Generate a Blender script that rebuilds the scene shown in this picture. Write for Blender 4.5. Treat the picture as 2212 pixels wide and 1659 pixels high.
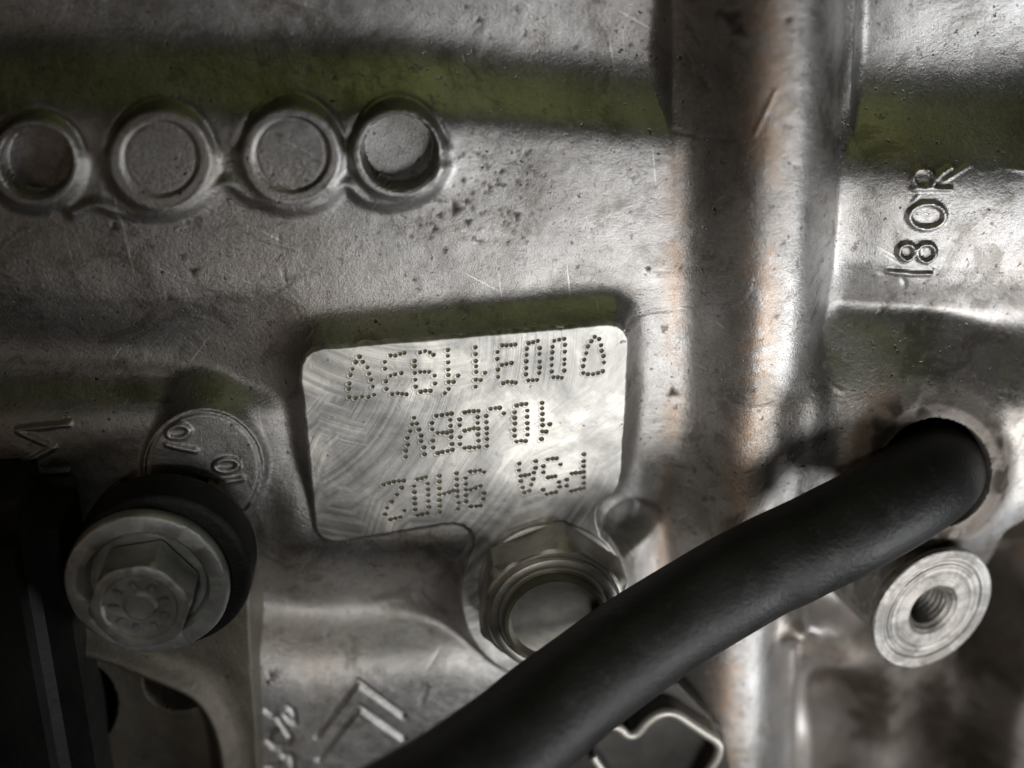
import bpy, bmesh, math
import numpy as np
from mathutils import Vector, Matrix

MM = 0.001
W2, H2 = 2212.0, 1659.0            # picture frame used for measuring
DIST, WIDTH = 190.0, 150.0         # camera distance and width of view in mm
TILT, PAN = math.radians(24.0), math.radians(4.0)

# ------------------------------------------------------------------ camera
C = np.array([-math.sin(PAN), math.sin(TILT) * math.cos(PAN), math.cos(TILT) * math.cos(PAN)])
C /= np.linalg.norm(C)
CAM = C * DIST
RIGHT = np.cross(np.array([0.0, 1.0, 0.0]), C); RIGHT /= np.linalg.norm(RIGHT)
UP = np.cross(C, RIGHT)
FPX = W2 * DIST / WIDTH

scene = bpy.context.scene
for o in list(bpy.data.objects):
    bpy.data.objects.remove(o)
COL = scene.collection
cam_data = bpy.data.cameras.new('camera')
cam = bpy.data.objects.new('camera', cam_data)
COL.objects.link(cam)
M = Matrix(((RIGHT[0], UP[0], C[0], CAM[0] * MM), (RIGHT[1], UP[1], C[1], CAM[1] * MM),
            (RIGHT[2], UP[2], C[2], CAM[2] * MM), (0, 0, 0, 1)))
cam.matrix_world = M
cam_data.sensor_width = 36.0
cam_data.lens = 36.0 * DIST / WIDTH
cam_data.clip_start = 0.01
cam_data.clip_end = 20.0
cam_data.dof.use_dof = True
cam_data.dof.focus_distance = DIST * MM
cam_data.dof.aperture_fstop = 7.2
scene.camera = cam

# ------------------------------------------------------------------ world, lamps, exposure
world = bpy.data.worlds.new('World'); scene.world = world
world.use_nodes = True
world.node_tree.nodes['Background'].inputs[0].default_value = (0.60, 0.58, 0.55, 1)
world.node_tree.nodes['Background'].inputs[1].default_value = 0.008

def lamp(name, pos, aim, size, power, color, size_y=None):
    d = bpy.data.lights.new(name, 'AREA')
    d.energy = power; d.color = color
    d.shape = 'RECTANGLE' if size_y else 'DISK'
    d.size = size * MM
    if size_y: d.size_y = size_y * MM
    o = bpy.data.objects.new(name, d); COL.objects.link(o)
    p = Vector(pos) * MM; a = Vector(aim) * MM
    o.location = p
    o.rotation_euler = (a - p).to_track_quat('-Z', 'Y').to_euler()
    return o

def torch(name, pos, aim, radius, power, color, angle, blend):
    d = bpy.data.lights.new(name, 'SPOT')
    d.energy = power; d.color = color; d.shadow_soft_size = radius * MM
    d.spot_size = math.radians(angle); d.spot_blend = blend
    o = bpy.data.objects.new(name, d); COL.objects.link(o)
    p = Vector(pos) * MM; a = Vector(aim) * MM
    o.location = p
    o.rotation_euler = (a - p).to_track_quat('-Z', 'Y').to_euler()
    return o

torch('torch_lamp', (50, -62, 168), (32, -34, 0), 30, 1.02, (1.0, 0.99, 0.975), 60, 1.0)
torch('added_fill_lamp', (-45, 32, 186), (4, -40, 0), 9, 0.33, (1.0, 0.97, 0.92), 44, 1.0)  # added fill spot, brightens the switch past the hose; no such source seen
lamp('side_lamp', (200, -105, 120), (50, 10, 0), 90, 0.42, (0.96, 0.98, 1.0))
lamp('green_bounce_lamp', (40, 230, 60), (20, 30, -4), 120, 0.027, (0.66, 0.73, 0.22), 90)
lamp('warm_bounce_lamp', (-190, -10, 150), (40, 0, 0), 70, 0.012, (1.0, 0.74, 0.54))

vs = scene.view_settings
vs.view_transform = 'Standard'; vs.look = 'None'; vs.gamma = 1.0; vs.exposure = 0.0
vs.use_curve_mapping = False
scene.render.engine = 'CYCLES'
scene.cycles.use_denoising = True
scene.cycles.max_bounces = 6

# ------------------------------------------------------------------ helpers: projection
def proj(X, Y, Z):
    """block coordinates in mm -> picture coordinates in the measuring frame"""
    dx, dy, dz = X - CAM[0], Y - CAM[1], Z - CAM[2]
    xc = dx * RIGHT[0] + dy * RIGHT[1] + dz * RIGHT[2]
    yc = dx * UP[0] + dy * UP[1] + dz * UP[2]
    zc = -(dx * C[0] + dy * C[1] + dz * C[2])
    return W2 / 2 + FPX * xc / zc, H2 / 2 - FPX * yc / zc

def at(u, v, z):
    """the point at height z above the pad plane that is seen at (u, v)"""
    d = RIGHT * ((u - W2 / 2) / FPX) + UP * ((H2 / 2 - v) / FPX) - C
    t = (z - CAM[2]) / d[2]
    return CAM + d * t

def S(t):
    t = np.clip(t, 0, 1)
    return t * t * (3 - 2 * t)

def smax(a, b, k):
    h = np.clip(0.5 + 0.5 * (a - b) / k, 0, 1)
    return b * (1 - h) + a * h + k * h * (1 - h)

def smin(a, b, k):
    return -smax(-a, -b, k)

def seg_dist(U, V, pts, closed=False):
    pts = list(pts)
    if closed: pts = pts + [pts[0]]
    best = np.full(U.shape, 1e9)
    for (x0, y0), (x1, y1) in zip(pts[:-1], pts[1:]):
        ex, ey = x1 - x0, y1 - y0
        L = ex * ex + ey * ey + 1e-9
        t = np.clip(((U - x0) * ex + (V - y0) * ey) / L, 0, 1)
        best = np.minimum(best, (U - x0 - t * ex) ** 2 + (V - y0 - t * ey) ** 2)
    return np.sqrt(best)

def inside(U, V, pts):
    r = np.zeros(U.shape, bool)
    n = len(pts)
    for i in range(n):
        x0, y0 = pts[i]; x1, y1 = pts[(i + 1) % n]
        if y0 == y1: continue
        c = ((y0 > V) != (y1 > V)) & (U < (x1 - x0) * (V - y0) / (y1 - y0) + x0)
        r ^= c
    return r

def sdf(U, V, pts):
    d = seg_dist(U, V, pts, True)
    return np.where(inside(U, V, pts), -d, d)

def smooth_path(pts, n=8, closed=False):
    P = [np.array(p, float) for p in pts]
    out = []
    N = len(P)
    rng = range(N if closed else N - 1)
    for i in rng:
        p1, p2 = P[i], P[(i + 1) % N]
        p0 = P[i - 1] if (closed or i > 0) else 2 * p1 - p2
        p3 = P[(i + 2) % N] if (closed or i + 2 < N) else 2 * p2 - p1
        for k in range(n):
            t = k / n
            out.append(0.5 * (2 * p1 + (p2 - p0) * t + (2 * p0 - 5 * p1 + 4 * p2 - p3) * t * t
                              + (3 * p1 - p0 - 3 * p2 + p3) * t ** 3))
    if not closed: out.append(P[-1])
    return out

def ring(cx, cy, rx, ry, rot=0.0, n=28):
    c, s = math.cos(rot), math.sin(rot)
    return [(cx + rx * math.cos(a) * c - ry * math.sin(a) * s, cy + rx * math.cos(a) * s + ry * math.sin(a) * c)
            for a in np.linspace(0, 2 * math.pi, n, endpoint=False)]

RNG = np.random.default_rng(7)
def gblur(A, sig):
    fy = np.fft.fftfreq(A.shape[0])[:, None]; fx = np.fft.rfftfreq(A.shape[1])[None, :]
    return np.fft.irfft2(np.fft.rfft2(A) * np.exp(-2 * (math.pi * sig) ** 2 * (fx * fx + fy * fy)), A.shape)

def pblur(A, sig):
    p = int(sig * 4) + 2
    return gblur(np.pad(A, p, mode='edge'), sig)[p:-p, p:-p]

def gnoise(shape, sig):
    n = gblur(RNG.standard_normal(shape), sig)
    return n / n.std()

# ------------------------------------------------------------------ helpers: objects
def tag(o, label, cat, group=None):
    o['label'] = label; o['category'] = cat
    if group: o['group'] = group
    return o

def thing(name, label, cat, loc=(0, 0, 0)):
    o = bpy.data.objects.new(name, None)
    o.empty_display_size = 0.005
    o.location = Vector(loc) * MM
    COL.objects.link(o)
    return tag(o, label, cat)

def link(name, me, mat, parent=None, label=None):
    o = bpy.data.objects.new(name, me); COL.objects.link(o)
    if mat: me.materials.append(mat)
    if parent is not None:
        o.parent = parent
        o.matrix_parent_inverse = Matrix.Translation(-parent_world(parent))
    if label: o['label'] = label
    return o

def parent_world(p):
    return p.location if p.type == 'EMPTY' else Vector((0, 0, 0))

def raw_mesh(name, co, quads, normals=None, attrs=None):
    me = bpy.data.meshes.new(name)
    me.vertices.add(len(co)); me.vertices.foreach_set('co', np.ascontiguousarray(co, np.float32).ravel())
    nq = len(quads)
    me.loops.add(nq * 4); me.loops.foreach_set('vertex_index', np.ascontiguousarray(quads, np.int32).ravel())
    me.polygons.add(nq); me.polygons.foreach_set('loop_start', np.arange(0, nq * 4, 4, dtype=np.int32))
    me.update(calc_edges=True)
    me.polygons.foreach_set('use_smooth', np.ones(nq, bool))
    for k, a in (attrs or {}).items():
        at_ = me.attributes.new(k, 'FLOAT', 'POINT'); at_.data.foreach_set('value', np.ascontiguousarray(a, np.float32))
    if normals is not None:
        me.normals_split_custom_set_from_vertices(normals.tolist())
    return me

class Field:
    """a relief over the block plane; its faces can be dealt out to several meshes that shade without a seam"""
    def __init__(self, x0, x1, y0, y1, step):
        self.xs = np.arange(x0, x1 + step, step); self.ys = np.arange(y0, y1 + step, step)
        self.X, self.Y = np.meshgrid(self.xs, self.ys)
        self.step = step
    def px(self, z): return proj(self.X, self.Y, z)
    def finish(self, Z, attrs=None):
        self.Z = Z
        gy, gx = np.gradient(Z, self.step)
        n = np.stack([-gx, -gy, np.ones_like(Z)], -1)
        self.N = (n / np.linalg.norm(n, axis=-1, keepdims=True)).reshape(-1, 3)
        self.co = np.stack([self.X, self.Y, Z], -1).reshape(-1, 3) * MM
        self.attrs = {k: a.ravel() for k, a in (attrs or {}).items()}
        h, w = Z.shape
        i = np.arange(h * w).reshape(h, w)
        self.quads = np.stack([i[:-1, :-1], i[:-1, 1:], i[1:, 1:], i[1:, :-1]], -1).reshape(-1, 4)
    def cellmask(self, vm):
        return (vm[:-1, :-1] | vm[1:, 1:] | vm[1:, :-1] | vm[:-1, 1:]).ravel()
    def mesh(self, name, facemask):
        q = self.quads[facemask]
        used, inv = np.unique(q, return_inverse=True)
        return raw_mesh(name, self.co[used], inv.reshape(-1, 4), self.N[used], {k: a[used] for k, a in self.attrs.items()})

def bm_mesh(name, bm, smooth=True, sharp=35):
    me = bpy.data.meshes.new(name)
    bmesh.ops.recalc_face_normals(bm, faces=bm.faces)
    bm.to_mesh(me); bm.free()
    if smooth:
        me.polygons.foreach_set('use_smooth', np.ones(len(me.polygons), bool))
        me.set_sharp_from_angle(angle=math.radians(sharp))
    return me

def frame_of(axis):
    a = Vector(axis).normalized()
    x = Vector((1, 0, 0)) if abs(a.x) < 0.8 else Vector((0, 1, 0))
    x = (x - a * x.dot(a)).normalized()
    return x, a.cross(x), a

def lathe(bm, profile, origin, axis=(0, 0, 1), seg=64, wob=0.0, closed=False):
    """profile: (radius, height along the axis) in mm"""
    x, y, a = frame_of(axis); o = Vector(origin)
    rows = []
    for k, (r, h) in enumerate(profile):
        row = []
        for i in range(seg):
            t = 2 * math.pi * i / seg
            rr = r * (1 + wob * math.sin(3 * t + k) * 0.5 + wob * math.sin(7 * t + 2 * k))
            row.append(bm.verts.new((o + x * (rr * math.cos(t)) + y * (rr * math.sin(t)) + a * h) * MM))
        rows.append(row)
    pairs = list(zip(rows[:-1], rows[1:]))
    if closed: pairs.append((rows[-1], rows[0]))
    for r0, r1 in pairs:
        for i in range(seg):
            j = (i + 1) % seg
            bm.faces.new((r0[i], r0[j], r1[j], r1[i]))
    if not closed:
        for row, flip in ((rows[0], True), (rows[-1], False)):
            bm.faces.new(row[::-1] if flip else row)
    return rows

def tube(bm, pts, radii, seg=40):
    pts = [Vector(p) for p in pts]
    T = []
    for i in range(len(pts)):
        a = pts[max(i - 1, 0)]; b = pts[min(i + 1, len(pts) - 1)]
        T.append((b - a).normalized())
    x = Vector((0, 0, 1)); x = (x - T[0] * x.dot(T[0])).normalized()
    rows = []
    for i, p in enumerate(pts):
        x = (x - T[i] * x.dot(T[i])).normalized(); y = T[i].cross(x)
        r = radii[i] if hasattr(radii, '__len__') else radii
        rows.append([bm.verts.new((p + x * (r * math.cos(2 * math.pi * k / seg)) + y * (r * math.sin(2 * math.pi * k / seg))) * MM) for k in range(seg)])
    for r0, r1 in zip(rows[:-1], rows[1:]):
        for k in range(seg):
            j = (k + 1) % seg
            bm.faces.new((r0[k], r0[j], r1[j], r1[k]))
    bm.faces.new(rows[0][::-1]); bm.faces.new(rows[-1])
    return rows

# ------------------------------------------------------------------ materials
class NT:
    def __init__(self, name):
        self.m = bpy.data.materials.new(name); self.m.use_nodes = True
        self.t = self.m.node_tree; self.b = self.t.nodes['Principled BSDF']
    def n(self, typ, **kw):
        nd = self.t.nodes.new(typ)
        for k, v in kw.items():
            if k in nd.inputs: nd.inputs[k].default_value = v
            else: setattr(nd, k, v)
        return nd
    def l(self, a, b): self.t.links.new(a, b)
    def pos(self):
        return self.n('ShaderNodeTexCoord').outputs['Object']
    def noise(self, scale, detail=4.0, rough=0.55, vec=None, dist=0.0):
        nd = self.n('ShaderNodeTexNoise', Scale=scale, Detail=detail, Roughness=rough, Distortion=dist)
        self.l(vec if vec is not None else self.pos(), nd.inputs['Vector'])
        return nd.outputs['Fac']
    def ramp(self, fac, stops):
        nd = self.n('ShaderNodeValToRGB'); e = nd.color_ramp.elements
        while len(e) > 1: e.remove(e[0])
        e[0].position, e[0].color = stops[0][0], (*stops[0][1], 1)
        for p, c in stops[1:]:
            k = e.new(p); k.color = (*c, 1)
        self.l(fac, nd.inputs['Fac'])
        return nd.outputs['Color']
    def grey(self, fac, stops): return self.ramp(fac, [(p, (c, c, c)) for p, c in stops])
    def math(self, op, a, b=None, clamp=False):
        nd = self.n('ShaderNodeMath', operation=op, use_clamp=clamp)
        for i, x in enumerate((a, b)):
            if x is None: continue
            if isinstance(x, (int, float)): nd.inputs[i].default_value = x
            else: self.l(x, nd.inputs[i])
        return nd.outputs[0]
    def mix(self, fac, a, b, mode='MIX'):
        nd = self.n('ShaderNodeMix', data_type='RGBA', blend_type=mode)
        for i, x in ((0, fac), (6, a), (7, b)):
            if isinstance(x, (int, float)): nd.inputs[i].default_value = x
            elif isinstance(x, tuple): nd.inputs[i].default_value = (*x, 1)
            else: self.l(x, nd.inputs[i])
        return nd.outputs[2]
    def bump(self, h, dist, strength=1.0, prev=None):
        nd = self.n('ShaderNodeBump', Distance=dist, Strength=strength)
        self.l(h, nd.inputs['Height'])
        if prev is not None: self.l(prev, nd.inputs['Normal'])
        return nd.outputs['Normal']
    def attr(self, name):
        return self.n('ShaderNodeAttribute', attribute_name=name).outputs['Fac']

def cast_metal(name, base=(0.52, 0.51, 0.50), dark=(0.27, 0.26, 0.25), stain=True, metallic=0.97, rough=0.40, grain=1.0, spot=0.5):
    t = NT(name)
    big = t.noise(38, 8, 0.68, dist=0.4)
    patch = t.noise(16, 4, 0.6)
    fine = t.noise(1700, 5, 0.72)
    speck = t.noise(4800, 2, 0.6)
    col = t.ramp(big, [(0.34, dark), (0.47, tuple((a * 0.6 + b * 0.4) for a, b in zip(base, dark))), (0.62, base)])
    col = t.mix(0.5, col, t.grey(fine, [(0.30, 0.45), (0.70, 1.0)]), 'MULTIPLY')
    col = t.mix(t.grey(t.noise(20, 5, 0.65), [(0.48, 0.0), (0.64, 0.4)]), col, t.mix(1.0, col, (0.86, 0.72, 0.58), 'MULTIPLY'))
    # oily smears with ragged borders
    oil = t.grey(t.noise(85, 9, 0.78, dist=0.8), [(0.53, 0.0), (0.60, 1.0)])
    col = t.mix(t.math('MULTIPLY', oil, 0.62), col, (0.16, 0.145, 0.125))
    spots = t.grey(t.noise(360, 4, 0.65), [(0.63, 0.0), (0.69, 1.0)])
    col = t.mix(t.math('MULTIPLY', spots, spot), col, (0.10, 0.092, 0.082))
    pores = t.grey(t.noise(950, 3, 0.6), [(0.655, 0.0), (0.69, 1.0)])
    pores = t.math('MULTIPLY', pores, t.grey(t.noise(60, 3, 0.6), [(0.38, 0.0), (0.58, 1.0)]))
    col = t.mix(pores, col, (0.05, 0.045, 0.04))
    # hairline scratches, running two ways
    scr = []
    for ang, sx in ((0.5, 30), (-0.9, 22), (1.45, 26)):
        m0 = t.n('ShaderNodeMapping'); t.l(t.pos(), m0.inputs['Vector'])
        m0.inputs['Rotation'].default_value = (0, 0, ang)
        mp = t.n('ShaderNodeMapping'); t.l(m0.outputs['Vector'], mp.inputs['Vector'])
        mp.inputs['Scale'].default_value = (sx * 2, 1300, 300)
        nz = t.n('ShaderNodeTexNoise', Scale=1.0, Detail=1.0, Roughness=0.4); t.l(mp.outputs['Vector'], nz.inputs['Vector'])
        scr.append(t.grey(nz.outputs['Fac'], [(0.772, 0.0), (0.795, 1.0)]))
    scr = t.math('MAXIMUM', t.math('MAXIMUM', scr[0], scr[1]), scr[2])
    col = t.mix(t.math('MULTIPLY', scr, 0.4 if stain else 0.0), col, (0.75, 0.74, 0.72))
    if stain:
        br = t.attr('stain')
        br = t.math('MULTIPLY', br, t.grey(t.noise(150, 9, 0.82), [(0.43, 0.05), (0.50, 0.75), (0.60, 1.0)]))
        col = t.mix(br, col, (0.35, 0.235, 0.155))
        gr = t.attr('grime_and_shade')
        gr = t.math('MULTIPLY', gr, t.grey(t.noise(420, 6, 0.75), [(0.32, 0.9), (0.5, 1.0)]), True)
        col = t.mix(gr, col, (0.042, 0.033, 0.025))  # dirt colour, also carries the painted shade of the lower-right hollow
        t.l(t.math('SUBTRACT', metallic, t.math('ADD', t.math('MULTIPLY', gr, 0.85), t.math('MULTIPLY', br, 0.3)), True), t.b.inputs['Metallic'])
    else:
        t.b.inputs['Metallic'].default_value = metallic
    t.l(col, t.b.inputs['Base Color'])
    if stain: t.l(t.math('SUBTRACT', 0.5, t.math('MULTIPLY', gr, 0.35)), t.b.inputs['Specular IOR Level'])
    r = t.math('ADD', t.math('MULTIPLY', fine, 0.20), rough - 0.14)
    r = t.math('ADD', r, t.math('MULTIPLY', patch, 0.14))
    r = t.math('ADD', r, t.math('MULTIPLY', spots, 0.18))
    if stain: r = t.math('ADD', r, t.math('MULTIPLY', gr, 0.3))
    t.l(r, t.b.inputs['Roughness'])
    vary = t.grey(patch, [(0.38, 0.25), (0.62, 1.0)])
    nrm = t.bump(t.math('MULTIPLY', fine, vary), 0.00028 * grain, 0.6)
    nrm = t.bump(t.math('SUBTRACT', speck, t.math('MULTIPLY', pores, 1.5)), 0.00009 * grain, 0.6, nrm)
    t.l(nrm, t.b.inputs['Normal'])
    return t.m

def milled_metal():
    t = NT('milled_aluminium')
    p = t.pos()
    def arcs(cu, cv, scale, seed):
        c = at(cu, cv, 0) * MM
        d = t.n('ShaderNodeVectorMath', operation='DISTANCE'); t.l(p, d.inputs[0]); d.inputs[1].default_value = tuple(c)
        w = t.math('ADD', d.outputs['Value'], t.math('MULTIPLY', t.noise(60, 2, 0.5), 0.0006))
        n = t.n('ShaderNodeTexNoise', noise_dimensions='1D', Scale=scale, Detail=5.0, Roughness=0.7)
        t.l(t.math('ADD', w, seed), n.inputs['W'])
        return n.outputs['Fac']
    a = arcs(470, 740, 900, 1.0)
    b = arcs(1640, 1330, 700, 5.0)
    c = arcs(900, 430, 800, 9.0)
    m1 = t.grey(t.noise(62, 2, 0.5), [(0.46, 0.0), (0.52, 1.0)])
    m2 = t.grey(t.noise(95, 2, 0.5, dist=0.6), [(0.52, 0.0), (0.57, 1.0)])
    s = t.mix(m1, a, b); s = t.mix(m2, s, c)
    w1 = t.mix(m1, arcs(470, 740, 170, 3.0), arcs(1640, 1330, 150, 2.0)); s = t.mix(0.45, s, t.mix(m2, w1, arcs(900, 430, 160, 4.0)))
    patch = t.noise(75, 7, 0.65, dist=0.5)
    fine = t.noise(1500, 3, 0.6)
    col = t.ramp(patch, [(0.34, (0.27, 0.265, 0.255)), (0.5, (0.50, 0.49, 0.47)), (0.62, (0.78, 0.76, 0.71))])
    col = t.mix(0.5, col, t.grey(s, [(0.42, 0.26), (0.50, 0.62), (0.58, 1.0)]), 'MULTIPLY')
    spots = t.grey(t.noise(520, 3, 0.55), [(0.69, 0.0), (0.74, 1.0)])
    col = t.mix(t.math('MULTIPLY', spots, 0.6), col, (0.16, 0.14, 0.13))
    t.l(col, t.b.inputs['Base Color'])
    t.b.inputs['Metallic'].default_value = 0.9
    r = t.math('ADD', t.math('MULTIPLY', s, 0.55), 0.24)
    t.l(t.math('ADD', r, t.math('MULTIPLY', spots, 0.2)), t.b.inputs['Roughness'])
    nrm = t.bump(s, 0.00016, 0.7)
    nrm = t.bump(fine, 0.00004, 0.5, nrm)
    t.l(nrm, t.b.inputs['Normal'])
    return t.m

def plain(name, base, metallic, rough, var=0.25, grain=0.00006, nscale=900, dust=None, spec=0.5):
    t = NT(name)
    f = t.noise(nscale, 4, 0.6); g = t.noise(nscale * 0.12, 4, 0.6)
    lo = tuple(c * (1 - var) for c in base); hi = tuple(min(1, c * (1 + var)) for c in base)
    col = t.ramp(g, [(0.3, lo), (0.7, hi)])
    if dust:
        col = t.mix(t.grey(t.noise(nscale * 0.3, 6, 0.7), [(0.56, 0.0), (0.75, 0.7)]), col, dust)
    t.l(col, t.b.inputs['Base Color'])
    t.b.inputs['Metallic'].default_value = metallic
    t.b.inputs['Specular IOR Level'].default_value = spec
    t.l(t.math('ADD', t.math('MULTIPLY', g, 0.25), rough - 0.12), t.b.inputs['Roughness'])
    t.l(t.bump(f, grain, 0.6), t.b.inputs['Normal'])
    return t.m

M_CAST = cast_metal('cast_aluminium')
M_PAD = milled_metal()
M_DOT = plain('stamped_aluminium', (0.20, 0.185, 0.14), 0.6, 0.5, 0.4)
M_RUBBER = plain('black_rubber', (0.008, 0.0078, 0.0075), 0.0, 0.50, 0.4, 0.00022, 1100, (0.030, 0.028, 0.025), 0.2)
M_PLASTIC = plain('black_plastic', (0.011, 0.0105, 0.010), 0.0, 0.6, 0.4, 0.0002, 600, (0.02, 0.018, 0.016), 0.2)
M_BRASS = plain('dull_zinc_fitting', (0.31, 0.295, 0.265), 0.9, 0.44, 0.4)
M_SWITCH = plain('dark_switch_body', (0.085, 0.08, 0.055), 0.5, 0.5, 0.4)
M_STEEL = plain('dull_zinc_steel', (0.36, 0.36, 0.345), 0.8, 0.52, 0.5, 0.00022, 620, (0.14, 0.13, 0.115))
M_CLIP = plain('dark_clip_steel', (0.045, 0.042, 0.038), 0.6, 0.5, 0.3)
M_EDGE = plain('bare_steel_edge', (0.30, 0.285, 0.255), 0.85, 0.5, 0.15)
M_BRACKET = cast_metal('bracket_cast_iron', (0.15, 0.132, 0.105), (0.085, 0.076, 0.06), False, 0.6, 0.5, 1.0, 0.4)
M_BOSS = cast_metal('faced_aluminium', (0.27, 0.268, 0.262), (0.19, 0.187, 0.182), False, 0.9, 0.46, 0.8, 0.3)

# ------------------------------------------------------------------ engine block: relief
block = thing('engine_block', 'dirty cast aluminium engine block filling the whole picture behind the hose', 'engine block')

F = Field(-112, 112, -104, 100, 0.30)
U, V = F.px(-3.0)
warp = gnoise(F.X.shape, 9 / F.step)
V = V + 7 * warp; U = U + 4 * gnoise(F.X.shape, 8 / F.step)
px = 0.0678                                    # mm per picture unit near the pad plane

def prof(pairs, sh=None):
    """heights given at the picture rows where they are seen"""
    v, z = [], []
    for a, b in pairs:
        p = at(1100, a, b)
        v.append(float(proj(p[0], p[1], -3.0)[1])); z.append(b)
    v = np.maximum.accumulate(np.array(v) + np.arange(len(v)) * 1e-3)
    return np.interp(V if sh is None else V - sh, v, z)

shift = np.interp(U, [300, 900, 1150, 1450], [0, 12, 38, 62]) * (1 - S((V - 330) / 150))
TOP = [(-420, -5), (-200, -8), (-60, -10), (20, -11.2), (85, -12.2), (115, -12.0)]
zL = prof(TOP + [(225, -4.2), (300, -4.2), (400, -4.5), (450, -5.6), (620, -5.6), (690, -7.4), (745, -10.2), (785, -11), (890, -4.6), (930, -4.2), (1100, -4.2),
                 (1190, -4.4), (1270, -8.6), (1300, -9.2), (1420, -2.4), (1465, -1.6), (2100, -1.0)], shift)
zB = prof(TOP + [(215, -6.2), (250, -5.6), (560, -5.6), (800, -5.6), (1000, -5.0), (1110, -1.5), (1165, -1.0), (1200, -1.8),
                 (1270, -8.2), (1300, -9.2), (1420, -2.4), (1470, -1.6), (2100, -1.0)], shift)
zM = prof(TOP + [(215, -6.4), (250, -5.8), (560, -5.4), (690, -5.2), (1040, -5.2), (1090, -6.8), (1140, -9.0), (1200, -6.0), (1300, -5.0), (2100, -5.0)], shift)
zR = prof([(-420, -6), (-120, -9), (20, -11), (120, -12.6), (180, -12.8), (335, -4.2), (368, -3.0), (420, -2.6), (610, -3.6), (675, -9.0), (695, -9.6),
           (815, -0.8), (900, 1.0), (1080, 0.0), (1180, -5), (1300, -18), (1500, -22), (2100, -20)])
wB = S((U - np.interp(V, [480, 600], [930, 585])) / np.interp(V, [480, 600], [110, 60])); wM = S((U - 1270) / 90); wR = S((U - 1560) / 160)
Z = zL * (1 - wB) + zB * wB
Z = Z * (1 - wM) + zM * wM
Z = Z * (1 - wR) + zR * wR
# the panel left of the faint upright step lies a little lower and leans left
st = S((V - 150) / 60) * (1 - S((V - 380) / 250))
stepu = 1150 + 9 * np.sin(V / 33.0)
Z -= st * (0.30 * (1 - S((U - stepu) / 22)) + np.clip(stepu - U, 0, 400) * px * 0.02 * (U < stepu))
# shadowed valley deepens to the right of the pad's foot
soft = pblur(Z, 3.2 / F.step); Z = pblur(Z, 1.6 / F.step)
ms = np.maximum(1 - 0.8 * S((V - 200) / 120), S((V - 560) / 40) * (1 - S((V - 800) / 80)) * S((U - 1800) / 60) * 0.9)
ms = np.maximum(ms, S((V - 640) / 40) * (1 - S((V - 830) / 60)) * (1 - S((U - 540) / 60)))
Z = Z * (1 - ms) + soft * ms

uneven = 0.065 * gnoise(Z.shape, 7 / F.step) + 0.028 * gnoise(Z.shape, 1.8 / F.step) + 0.014 * gnoise(Z.shape, 0.5 / F.step)
Z += uneven
FID = np.zeros(Z.shape, int)                   # part numbers of the vertices
stain = np.zeros(Z.shape); grime_and_shade = np.zeros(Z.shape)

# upright rib
Ur, Vr = F.px(2.0)
rc = np.interp(Vr, [-300, 0, 300, 600, 900, 1150, 1400, 1800], [1700, 1697, 1688, 1676, 1654, 1618, 1596, 1585])
rw = np.interp(Vr, [-300, 0, 600, 900, 1200, 1800], [185, 182, 165, 150, 135, 130])
dd = (Ur - rc) / rw
rib = -9.6 + 12.3 * np.exp(-np.abs(dd * 1.08) ** 2.4) - 20 * np.clip(np.abs(dd) - 1.2, 0, 3)
Zb = Z.copy()
Z = smax(rib + uneven * 0.8, Z, 3.0)
FID[(np.abs(dd) < 1.05)] = 1
stain = np.maximum(stain, 0.75 * np.exp(-((dd + 0.22) / 0.26) ** 2) * S((Vr + 250) / 300))
stain = np.maximum(stain, 0.55 * np.exp(-((dd + 1.18) / 0.16) ** 2) * S((Vr - 250) / 200))
stain = np.maximum(stain, 0.35 * S((Ur - 1640) / 120) * S((Vr - 1180) / 120))

cre = np.interp(V, [-300, 0, 600, 900, 1000], [1862, 1858, 1822, 1792, 1780])
Z -= 2.4 * np.exp(-((U - cre) / np.where(U < cre, 36, 85)) ** 2) * (1 - S((V - 780) / 200))

# row of round bosses
BOSS = [(70, 352, 96, 74, 3.2), (344, 345, 110, 78, 0.32), (628, 336, 106, 77, 0.36), (858, 331, 97, 78, 4.2)]
Ub, Vb = F.px(-3.2)
for k, (cu, cv, r, ri, dep) in enumerate(BOSS):
    d = np.hypot(Ub - cu, (Vb - cv) * 1.02)
    top = -3.7 - np.clip((d - r) * px, 0, 30) * np.where(Vb < cv, 1.1 + 2.4 * S((cv - Vb) / 60), 1.1)
    Z0 = Z.copy()
    Z = smax(top + 0.4 * uneven, Z, 0.7)
    Z -= 0.4 * np.exp(-((d - r - 9) / 9) ** 2) * S((cv + 20 - Vb) / 60)
    FID[(top > Z0) & (d < r + 25)] = 2 + k
    Uf, Vf = Ub, Vb
    d = np.hypot(Uf - cu - (4 if dep > 1 else 0), (Vf - cv) * 1.02)
    edge = S((d - ri) / (5 if dep > 1 else 9))
    Z = np.where(d < ri + 12, Z - dep * (1 - edge) + (0.25 * (d / ri) ** 2 * (d < ri) if dep > 1 else 0), Z)
    if dep < 1:
        Z -= 0.14 * np.exp(-((d - ri - 2) / 3.2) ** 2)
# scalloped lip under the bosses
lip = smooth_path([(150, 470), (200, 452), (270, 470), (345, 475), (420, 452), (485, 402), (545, 440), (628, 462), (700, 445), (745, 405), (790, 440), (858, 452), (930, 420), (960, 370)], 6)
Z += 0.95 * np.exp(-(seg_dist(Ub, Vb, lip) / 15) ** 2)

# round date disc
Ud, Vd = F.px(-3.2)
dd_ = np.hypot(Ud - 440, Vd - 1014)
top = -3.2 - np.clip((dd_ - 128) * px * 1.4, 0, 30)
Z0 = Z.copy()
Z = smax(top + 0.25 * uneven, Z, 0.9)
FID[(dd_ < 130)] = 6
Z -= 0.42 * np.exp(-((dd_ - 123) / 3.6) ** 2)

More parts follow.
